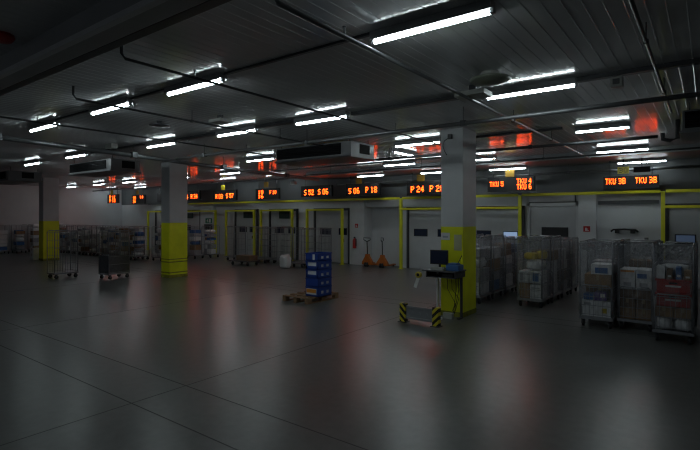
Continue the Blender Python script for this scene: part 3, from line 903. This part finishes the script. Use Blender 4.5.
# nearest cage with red totes: centre (-.47, 10.06)
cx, cy = -.48, 9.95
sack(cx - .13, cy - .18, D0, .24, .36, .19, 'white_pack', 'crumpled white bag low in the nearest cage, outer one', 'white bags', 1)
sack(cx + .13, cy - .18, D0, .24, .36, .19, 'white_pack', 'crumpled white bag low in the nearest cage, inner one by the frame', 'white bags', 2)
sack(cx, cy + .19, D0, .48, .34, .20, 'grey_pack', 'grey bag behind the white bags in the nearest cage', None, 3)
carton(cx - .13, cy, D0 + .215, .25, .62, .175, 'carton', 'brown carton under the red totes, left of two')
carton(cx + .13, cy, D0 + .215, .25, .62, .175, 'carton', 'brown carton under the red totes, right of two')
tote(cx, cy, D0 + .395, .51, .66, .225, 'lower of the two stacked red plastic totes')
tote(cx, cy, D0 + .625, .51, .66, .225, 'upper of the two stacked red plastic totes')
for i, (m, w, h, what) in enumerate((('white_pack', .15, .21, 'white pack'), ('carton_dk', .1, .16, 'brown pack'), ('blue_pack', .1, .2, 'blue pack'), ('carton', .13, .15, 'tan pack'))):
    carton(cx - .175 + .125 * i, cy - .16, D0 + .855, w * .8, .3, h, m, '%s standing on top of the red totes' % what, None, tape=False, stamp=('paper', .5 - .5, .3, .6, .2) if m != 'white_pack' else None)
sack(cx, cy + .17, D0 + .855, .48, .3, .22, 'white_pack', 'white crumpled bag behind the small packs on the red totes', None, 5)

# middle near cage: centre (-1.06, 10.58)
cx, cy = -1.09, 10.58
for i in range(2):
    s = ('left', 'right')[i]
    carton(cx - .13 + .26 * i, cy, D0, .25, .64, .20, 'carton', 'brown carton at the bottom of the middle near cage, %s one' % s)
    carton(cx - .13 + .26 * i, cy, D0 + .205, .25, .64, .17, 'carton_dk', 'dark brown carton on the bottom row of the middle near cage, %s one' % s)
    carton(cx - .13 + .26 * i, cy - .02, D0 + .55, .25, .6, .19, 'white_pack', 'white box in the lower white row of the middle near cage, %s one' % s, tape=False, stamp=('grey_pack', 0, .5, .5, .35))
    carton(cx - .13 + .26 * i, cy - .02, D0 + .745, .25, .6, .17, 'white_pack', 'white box with blue print in the middle near cage, %s one' % s, tape=False, stamp=(('orange_pack', 0, .82, .9, .2), ('blue_pack', -.1, .35, .6, .5))[i])
carton(cx, cy, D0 + .38, .53, .66, .165, 'carton_dk', 'flat dark carton between the brown and white boxes of the middle near cage', tape=False)

# first near cage: centre (-1.68, 10.40)
cx, cy = -1.71, 10.40
carton(cx - .15, cy - .14, D0 + .002, .2, .3, .16, 'white_pack', 'white box at the bottom corner of the left near cage', tape=False)
carton(cx - .16, cy - .14, D0 + .165, .2, .3, .14, 'white_pack', 'white box second from the bottom in the left near cage', tape=False, stamp=('grey_pack', 0, .5, .6, .3))
carton(cx - .15, cy - .15, D0 + .31, .16, .26, .11, 'blue_pack', 'small blue box on two white boxes in the left near cage', tape=False)
carton(cx + .10, cy - .14, D0, .3, .3, .30, 'white_pack', 'white box with coloured spots in the left near cage', tape=False, stamp=('yellow_pack', .1, .4, .3, .3))
carton(cx + .06, cy - .15, D0 + .305, .2, .26, .16, 'purple_pack', 'purple printed box in the left near cage', tape=False, stamp=('paper', .2, .6, .4, .5))
carton(cx, cy + .19, D0, .5, .3, .55, 'carton_dk', 'large dark carton at the back of the left near cage')
carton(cx + .02, cy, D0 + .56, .46, .6, .24, 'carton', 'brown carton under the blue printed box in the left near cage')
carton(cx + .08, cy - .05, D0 + .805, .36, .5, .19, 'white_pack', 'white box with blue print on top in the left near cage', tape=False, stamp=('blue_pack', 0, .4, .6, .55))

# cage with yellow sacks: centre (-3.32, 11.74)
cx, cy = -3.32, 11.74
carton(cx - .13, cy - .1, D0 + .002, .23, .45, .34, 'carton', 'brown carton at the bottom of the cage with yellow sacks')
carton(cx + .12, cy - .1, D0 + .001, .25, .45, .17, 'white_pack', 'white box at the bottom of the cage with yellow sacks', tape=False)
carton(cx + .12, cy - .1, D0 + .175, .25, .45, .15, 'white_pack', 'white box second from the bottom of the cage with yellow sacks', tape=False, stamp=('grey_pack', 0, .5, .7, .2))
carton(cx - .15, cy - .1, D0 + .36, .22, .45, .27, 'white_pack', 'white box with grey panel under the yellow sacks', tape=False, stamp=('grey_pack', -.2, .5, .35, .7))
carton(cx + .12, cy - .1, D0 + .36, .27, .45, .28, 'white_pack', 'white box with blue panel under the yellow sacks', tape=False, stamp=('blue_pack', 0, .5, .5, .7))
sack(cx + .05, cy - .02, D0 + .66, .40, .6, .22, 'white_pack', 'white sack under the yellow sacks', None, 8)
sack(cx - .03, cy - .14, D0 + .89, .3, .34, .17, 'yellow_pack', 'yellow sack on top of the white sack, left one', None, 9)
sack(cx + .12, cy + .2, D0 + .89, .26, .28, .19, 'yellow_pack', 'yellow sack on top of the white sack, rear one', None, 10)
carton(cx, cy + .235, D0, .48, .19, .62, 'grey_pack', 'grey carton at the back of the cage with yellow sacks', tape=False)

# cage behind the near column
cx, cy = -4.66, 11.42
carton(cx, cy, D0, .5, .6, .30, 'white_pack', 'white box at the bottom of the cage right behind the near column', tape=False, stamp=('grey_pack', 0, .5, .6, .3))
carton(cx, cy, D0 + .31, .5, .62, .32, 'grey_pack', 'grey parcel in the middle of the cage right behind the near column', tape=False)
sack(cx, cy, D0 + .64, .48, .6, .26, 'white_pack', 'white sack in the cage right behind the near column', None, 12)
carton(cx, cy, D0 + .91, .44, .5, .2, 'grey_pack', 'grey parcel on top in the cage right behind the near column', tape=False)

for c_, w_ in back_cages:
    if c_.location.y > 13: c_.scale = (1, 1, .94)
def crumple(cage, seed, z0=1.36, z1=1.6, x0=-.26, x1=.26):
    q = random.Random(seed); mb = MB(); bm = mb.bm; g = []
    for j in range(8):
        g.append([bm.verts.new((x0 + (x1 - x0) * i / 16 + q.uniform(-.012, .012), -CD / 2 + .05 + q.uniform(0, .07), z0 + (z1 - z0) * j / 7 + q.uniform(-.012, .012) + .03 * math.sin(i * .9 + seed) * (1 if j == 0 else 0))) for i in range(17)])
    for A, B in zip(g, g[1:]):
        for i in range(16): bm.faces.new((A[i], A[i + 1], B[i + 1], B[i]))
    mb.build('film_bunch', M['crumple'], cage)
crumple(near[0], 1, 1.45, 1.6); crumple(near[1], 2, 1.34, 1.6, -.05, .26); crumple(near[2], 3, 1.42, 1.6); crumple(gfront, 4, 1.42, 1.58); crumple(gcol, 5, 1.4, 1.58)
rnd = random.Random(21)
PAL = ['carton', 'carton_dk', 'white_pack', 'grey_pack', 'carton', 'grey_pack', 'white_pack', 'blue_pack']
WORDS = {'carton': 'brown', 'carton_dk': 'dark brown', 'white_pack': 'white', 'grey_pack': 'grey', 'blue_pack': 'blue'}
for cage, where in back_cages:
    x, y = cage.location.x, cage.location.y
    z = D0; k = 0
    while z < 1.15:
        h = rnd.uniform(.2, .36); m = rnd.choice(PAL)
        carton(x + rnd.uniform(-.02, .02), y, z, rnd.uniform(.40, .47), rnd.uniform(.52, .62), h, m,
               '%s box, %s from the bottom, %s' % (WORDS[m], ORD[k], where), 'boxes in the rear wrapped cages', tape=False)
        z += h + .004; k += 1

# ------------------------------------------------------------ far cages
GF = 'roll cages in the far rows'
far0 = make_cage((-30.9, 12.6, 0), 'far roll cage of parcels in the corner row, first from the end wall', GF, film=False, front=False, nv=4, nh=3)
far = [(far0, 'first')]
for i in range(1, 14):
    far.append((dup(far0, (-30.9 + .67 * i, 12.6 + rnd.uniform(-.08, .08), 0), rnd.uniform(-.02, .02), 'far roll cage of parcels, %s from the end wall in the long front row' % ORD[i], GF), ORD[i]))
far_b = []
for k in range(3):
    far_b.append((dup(far0, (-31.9, 9.9 + .85 * k, 0), PI / 2, 'far roll cage of parcels against the end wall, %s from the picture edge' % ORD[k], GF), 'cages on end wall, %s from picture edge' % ORD[k]))
for k in range(4):
    far_b.append((dup(far0, (-20.9 + .12 * k, 12.95 + .84 * k, 0), PI / 2 + .03, 'far roll cage of parcels behind the middle column, %s towards the dock wall' % ORD[k], GF), 'cages behind middle column, %s towards dock' % ORD[k]))
PALF = ['white_pack', 'white_pack', 'grey_pack', 'white_pack', 'carton', 'grey_pack', 'blue_pack', 'white_pack']
def fill(cage, where, lim=1.25):
    x, y = cage.location.x, cage.location.y
    z = D0; k = 0
    while z < lim:
        h = rnd.uniform(.13, .27); m = rnd.choice(PALF)
        if rnd.random() < .25 and m != 'carton':
            sack(x + rnd.uniform(-.03, .03), y, z, rnd.uniform(.38, .46), rnd.uniform(.38, .46), h - .02, m, '%s sack, %s up, far %s' % (WORDS[m], ORD[k], where), 'parcels in the far cages', seed=k, name='sack')
        elif rnd.random() < .6:
            m2 = rnd.choice(PALF)
            for sx in (-1, 1):
                mm = m if sx < 0 else m2
                carton(x + sx * .12, y + rnd.uniform(-.03, .03), z, .22, rnd.uniform(.36, .43), h - rnd.uniform(0, .05), mm, '%s box, %s up, %s, far %s' % (WORDS[mm], ORD[k], 'left' if sx < 0 else 'right', where), 'parcels in the far cages', tape=False)
        else:
            carton(x + rnd.uniform(-.02, .02), y + rnd.uniform(-.02, .02), z, rnd.uniform(.36, .44), rnd.uniform(.38, .45), h, m, '%s box, %s up, far %s' % (WORDS[m], ORD[k], where), 'parcels in the far cages', tape=False)
        z += h + .02; k += 1
for cage, o_ in far: fill(cage, 'row, %s cage from end wall' % o_, rnd.uniform(1.15, 1.5))
for cage, w_ in far_b: fill(cage, w_, rnd.uniform(1.15, 1.5))

carton(-26.35, 9.6, 0, .42, .4, .30, 'white_pack', 'lower of two white boxes on the floor beside the farthest column', tape=True)
carton(-26.35, 9.6, .302, .42, .4, .26, 'white_pack', 'upper of two white boxes on the floor beside the farthest column', tape=True)
carton(-27.6, 10.6, 0, .9, .5, .36, 'carton_dk', 'dark long carton on the floor left of the farthest column')

# empty cages
ec = make_cage((-17.8, 7.3, 0), 'empty wire roll cage standing alone between the two far columns', 'empty roll cages', film=False, front=False, rz=.02)
dk = make_cage((-16.25, 8.3, 0), 'dark roll cage with solid lower boards, left of the middle column', 'empty roll cages', film=False, front=False, rz=.1)
for sx in (-1, 1): MB().box((sx * .27 - .008, -CD / 2 + .03, .2), (sx * .27 + .008, CD / 2 - .03, .80)).build('side_board', M['galv_dk'], dk)
MB().box((-CW / 2 + .03, -CD / 2 + .02, .2), (CW / 2 - .03, -CD / 2 + .036, .80)).build('front_board', M['galv_dk'], dk)
for x, y, l in ((-18.35, 15.3, 'empty wire roll cage in front of the door beside the exit sign'),
                (-16.9, 15.4, 'empty wire roll cage before the door with the green board, left one'),
                (-16.1, 15.2, 'empty wire roll cage before the door with the green board, right one'),
                (-15.4, 15.5, 'empty wire roll cage beside the yellow post left of the blue crates'),
                (-13.6, 14.9, 'empty wire roll cage seen over the top of the blue crates'),
                (-12.75, 15.0, 'empty wire roll cage seen just right over the blue crates')):
    dup(ec, (x, y, 0), rnd.uniform(-.04, .04), l, 'empty roll cages')
sack(-13.75, 14.0, 0, .45, .4, .55, 'white_pack', 'white sack on the floor left behind the blue crates', None, 31)

# platform trolley with a dark crate
r = empty('platform_trolley', (-16.1, 13.9, 0), 'low dark platform trolley in front of the empty cages', 'trolley')
MB().box((-.6, -.35, .17), (.6, .35, .21), bevel=.01).build('deck', M['galv_dk'], r)
for sx in (-1, 1):
    for sy in (-1, 1):
        c = MB(); c.box((sx * .48 - .03, sy * .25 - .03, .1), (sx * .48 + .03, sy * .25 + .03, .172)); co = c.build('caster', M['galv_dk'], r)
        MB().lathe([(.03, -.02), (.07, -.018), (.07, .018), (.03, .02)], (sx * .48, sy * .25, .07), n=12, axis='Y').build('wheel', M['rubber'], co)
carton(-15.95, 13.9, .212, .8, .5, .22, 'carton_dk', 'dark flat carton lying on the platform trolley', tape=False)

# ------------------------------------------------------------ blue crates on a pallet
r = empty('pallet', (-8.08, 9.15, 0), 'wooden pallet under the blue crate stack', 'pallet')
PX, PY = .84, 1.18
for k in range(5):
    y = -PY / 2 + .06 + k * (PY - .12) / 4
    MB().box((-PX / 2, y - .06, .122), (PX / 2, y + .06, .144), bevel=.003).build('top_board', M['wood'], r)
for k in range(3):
    x = -PX / 2 + .05 + k * (PX - .1) / 2
    MB().box((x - .05, -PY / 2, .1), (x + .05, PY / 2, .122)).box((x - .05, -PY / 2, 0), (x + .05, PY / 2, .022)).build('stringer_board', M['wood'], r)
    for y in (-PY / 2 + .07, 0, PY / 2 - .07): MB().box((x - .05, y - .07, .022), (x + .05, y + .07, .1)).build('block', M['wood'], r)

def blue_crate(x, y, z, h, label, front=None):
    w, d = .40, .52
    r = empty('blue_crate', (x, y, z), label, 'crate', 'blue crates')
    mb = MB(); t = .015
    mb.box((-w / 2, -d / 2, 0), (w / 2, d / 2, .02))
    mb.box((-w / 2, d / 2 - t, 0), (w / 2, d / 2, h), bevel=.003)
    for sx in (-1, 1): mb.box((sx * (w / 2 - t / 2) - t / 2, -d / 2, 0), (sx * (w / 2 - t / 2) + t / 2, d / 2, h), bevel=.003)
    if front == 'open':          # picking opening in the front
        mb.box((-w / 2, -d / 2, 0), (w / 2, -d / 2 + t, h * .42), bevel=.003)
        for sx in (-1, 1): mb.box((sx * (w / 2 - .03) - .03, -d / 2, 0), (sx * (w / 2 - .03) + .03, -d / 2 + t, h), bevel=.003)
    else:
        mb.box((-w / 2, -d / 2, 0), (w / 2, -d / 2 + t, h), bevel=.003)
    mb.box((-w / 2 - .008, -d / 2 - .008, h - .025), (w / 2 + .008, -d / 2 + .01, h)); mb.box((-w / 2 - .008, d / 2 - .01, h - .025), (w / 2 + .008, d / 2 + .008, h))
    for sx in (-1, 1): mb.box((sx * w / 2 - .009, -d / 2, h - .025), (sx * w / 2 + .009, d / 2, h))
    mb.build('crate_body', M['blue'], r)
    for k in range(2): MB().box((w / 2 + .0005, -.14 + .2 * k, h * .3), (w / 2 + .003, -.06 + .2 * k, h * .6)).build('side_mark', M['paper'] if h < .2 else M['grey_pack'], r)
    return r
CXB, CYB, zb = -7.78, 9.1, .145
lv = [(.23, 'label'), (.21, None), (.21, 'open'), (.21, 'open'), (.19, 'top')]
names = ['bottom blue crate with the orange and white label', 'blue crate second from the bottom of the stack', 'blue crate in the middle of the stack, front opening showing white goods',
         'blue crate second from the top, front opening showing white goods', 'topmost blue crate of the stack']
for (h, k), nm in zip(lv, names):
    c = blue_crate(CXB, CYB, zb, h, nm, 'open' if k == 'open' else None)
    if k == 'label':
        MB().box((-.17, -.267, .05), (.15, -.262, .19)).build('label_sheet', M['paper'], c)
        MB().box((-.16, -.271, .09), (.14, -.266, .18)).build('orange_print', M['orange_pack'], c)
    if k == 'open':
        carton(CXB, CYB - .015, zb + .022, .31, .455, h - .05, 'white_pack', 'white goods inside the blue crate, %s opening' % ('lower' if zb < .75 else 'upper'), None, tape=False)
    if k == 'top':
        MB().box((.03, -.267, .03), (.1, -.262, .17)).build('paper_slip', M['paper'], c)
    zb += h + .002

# ------------------------------------------------------------ computer desk at the near column
r = empty('computer_desk', (-4.33, 9.08, 0), 'small grey standing desk fixed at the near column', 'desk')
DESK = r
MB().box((-.40, -.28, .98), (.33, .27, 1.01), bevel=.006).build('desktop', M['desk'], r)
MB().box((-.33, -.24, .86), (.31, .25, .875), bevel=.003).box((-.33, .23, .86), (.31, .25, .98)).box((-.33, -.24, .86), (-.315, .25, .98)).box((.295, -.24, .86), (.31, .25, .98)).build('under_shelf', M['galv_dk'], r)
for x in (-.30, .24): MB().box((x - .022, .2, 0), (x + .022, .245, .98), bevel=.004).build('leg', M['paper'] if x < 0 else M['galv_dk'], r)
for x in (-.30, .24): MB().box((x - .03, .05, 0), (x + .03, .25, .03), bevel=.006).build('foot', M['galv_dk'], r)
MB().box((.0, -.2, .876), (.25, .1, .95), bevel=.01).build('drawer_box', M['black'], r)
r = empty('monitor', (-4.46, 9.05, 1.01), 'black flat computer monitor on the standing desk', 'monitor')
MB().box((-.09, -.07, 0), (.09, .07, .015), bevel=.005).build('stand_foot', M['black'], r)
MB().box((-.02, .0, .01), (.02, .03, .2), bevel=.004).build('stand_neck', M['black'], r)
MB().box((-.2, -.035, .1), (.2, .0, .40), bevel=.01).build('screen_housing', M['black'], r)
MB().box((-.18, -.038, .125), (.18, -.034, .38)).build('screen', M['glass_dark'], r)
o = MB().box((-.15, -.07, 0), (.12, .05, .06), bevel=.012).build('document_tray', M['plastic_grey'], None, (-4.40, 8.90, 1.01)); tag(o, 'cream keyboard box in front of the monitor', 'box')
r = empty('label_printer', (-4.11, 9.02, 1.01), 'blue label printer beside the monitor', 'printer')
MB().box((-.14, -.13, 0), (.14, .13, .12), bevel=.025).build('printer_body', M['blue_pack'], r)
MB().box((-.11, -.10, .11), (.08, .1, .15), bevel=.02).build('printer_lid', M['blue_pack'], r)
MB().tube([(.02, .08, .12), (.06, .1, .2), (.1, .12, .30)], .008, n=6).build('antenna', M['black'], r)
r = empty('tape_reel', (-4.80, 8.78, .90), 'yellow and black tape reel hanging from the desk corner', 'tape')
MB().lathe([(.03, -.03), (.065, -.03), (.065, .03), (.03, .03)], (0, 0, 0), n=18, axis='Y').build('reel', M['yellow_pack'], r)
MB().lathe([(.01, -.035), (.032, -.035), (.032, .035), (.01, .035)], (0, 0, 0), n=14, axis='Y').build('reel_core', M['black'], r)
MB().tube([(0, 0, .03), (.03, .02, .075), (.075, .05, .085)], .006, n=6).build('hook', M['galv_dk'], r)
o = MB().box((-.035, -.004, -.22), (.035, .004, 0), rot=Matrix.Rotation(.35, 3, 'Y'), pivot=(0, 0, 0)).build('paper_strip', M['paper'], None, (-4.82, 8.80, .83)); tag(o, 'white paper strip hanging from the tape reel', 'paper')
mb = MB()
for (a, b, c_) in ((-.05, .15, .3), (.05, .22, .42), (.14, .12, .25), (.2, .2, .5)):
    pts = [(-4.33 + a, 9.24, .86), (-4.33 + a + .03, 9.20, .6), (-4.33 + b, 9.22, c_), (-4.33 + b * .6, 9.24, .15), (-4.2, 9.2, .1)]
    mb.tube(pts, .007, n=6)
o = mb.build('cables', M['black'], DESK, (4.33, -9.08, 0))
o = MB().box((-.12, -.05, 0), (.08, .05, .12), bevel=.012).build('socket_box', M['plastic_grey'], None, (-4.28, 9.13, 0)); tag(o, 'pale socket box on the floor at the near column foot', 'socket box')
o = MB().box((-.11, -.03, 0), (.11, .03, .05), bevel=.01).build('power_strip', M['paper'], None, (-4.46, 8.93, 0)); tag(o, 'white power strip on the floor under the desk', 'power strip')
r = empty('notice_board', (-4.48, 9.374, 1.68), 'small white notice at the yellow edge of the near column', 'sign')
MB().box((-.1, -.008, -.075), (.1, 0, .075), bevel=.003).build('plate', M['paper'], r)
MB().box((-.06, -.011, -.03), (.06, -.007, .01)).build('printing', M['grey_pack'], r)
r = empty('paper_notice', (-4.20, 9.374, 1.56), 'greyish paper sheet taped on the yellow part of the near column', 'paper')
MB().box((-.085, -.006, -.17), (.085, 0, .16), bevel=.002).build('sheet', M['old_paper'], r)

# hazard-striped guard
r = empty('floor_barrier', (-4.53, 8.33, 0), 'low grey barrier with black and yellow striped ends before the near column', 'barrier')
for s, m in ((-.36, 'hazA'), (.36, 'hazB')):
    p = MB(); p.box((-.065, -.055, 0), (.065, .055, .37), bevel=.01); p.build('striped_post', M[m], r, (s, 0, 0))
    MB().box((-.09, -.09, 0), (.09, .09, .012)).build('foot_plate', M['galv_dk'], r, (s, 0, 0))
MB().box((-.30, -.015, .07), (.30, .02, .33), bevel=.008).box((-.30, -.03, .29), (.30, .03, .33), bevel=.006).box((-.30, -.03, .07), (.30, .03, .11), bevel=.006).build('grey_panel', M['lampbody'], r)
for x in (-.16, 0, .16): MB().lathe([(.026, -.022), (.026, -.014)], (x, 0, .2), n=14, axis='Y').build('bolt_cap', M['galv'], r)

# ------------------------------------------------------------ pallet trucks in the recess
def truck(x, y, rz, label, lean, first=None):
    r = empty('pallet_truck', (x, y, 0), label, 'pallet truck', 'orange pallet trucks', rz)
    for s in (-1, 1):
        MB().box((s * .19 - .07, .05, .06), (s * .19 + .07, .75, .11), bevel=.01).build('fork', M['orange'], r)
        MB().lathe([(.02, -.03), (.04, -.03), (.04, .03), (.02, .03)], (s * .19, .65, .04), n=12, axis='X').build('load_wheel', M['rubber'], r)
    MB().poly([(-.26, .08), (.26, .08), (.24, .2), (.09, .42), (.07, .52), (-.07, .52), (-.09, .42), (-.24, .2)], -.08, .06).build('pump_housing', M['orange'], r)
    for s in (-1, 1): MB().lathe([(.03, -.028), (.09, -.028), (.09, .028), (.03, .028)], (s * .05, -.1, .09), n=16, axis='X').build('steering_wheel', M['rubber'], r)
    MB().tube([(0, -.02, .45), (0, -lean * .5, .8), (0, -lean, 1.06)], .022, n=8).build('handle_shaft', M['black'], r)
    if not first:
        MB().tube([(-.02, -lean, 1.05), (-.17, -lean, 1.13), (-.17, -lean, 1.2), (.17, -lean, 1.2), (.17, -lean, 1.13), (.02, -lean, 1.05)], .018, n=8).build('handle_loop', M['black'], r)
    else:
        MB().tube([(0, -lean, 1.05), (-.05, -lean, 1.12), (-.05, -lean, 1.22), (.05, -lean, 1.22), (.05, -lean, 1.12), (0, -lean, 1.05)], .02, n=8).build('handle_loop', M['black'], r)
truck(-11.5, 16.62, 0, 'orange pallet truck with wide handle, next to the extinguisher pilaster', .06)
truck(-10.76, 16.62, .12, 'orange pallet truck with narrow handle, second in the recess', .04, True)
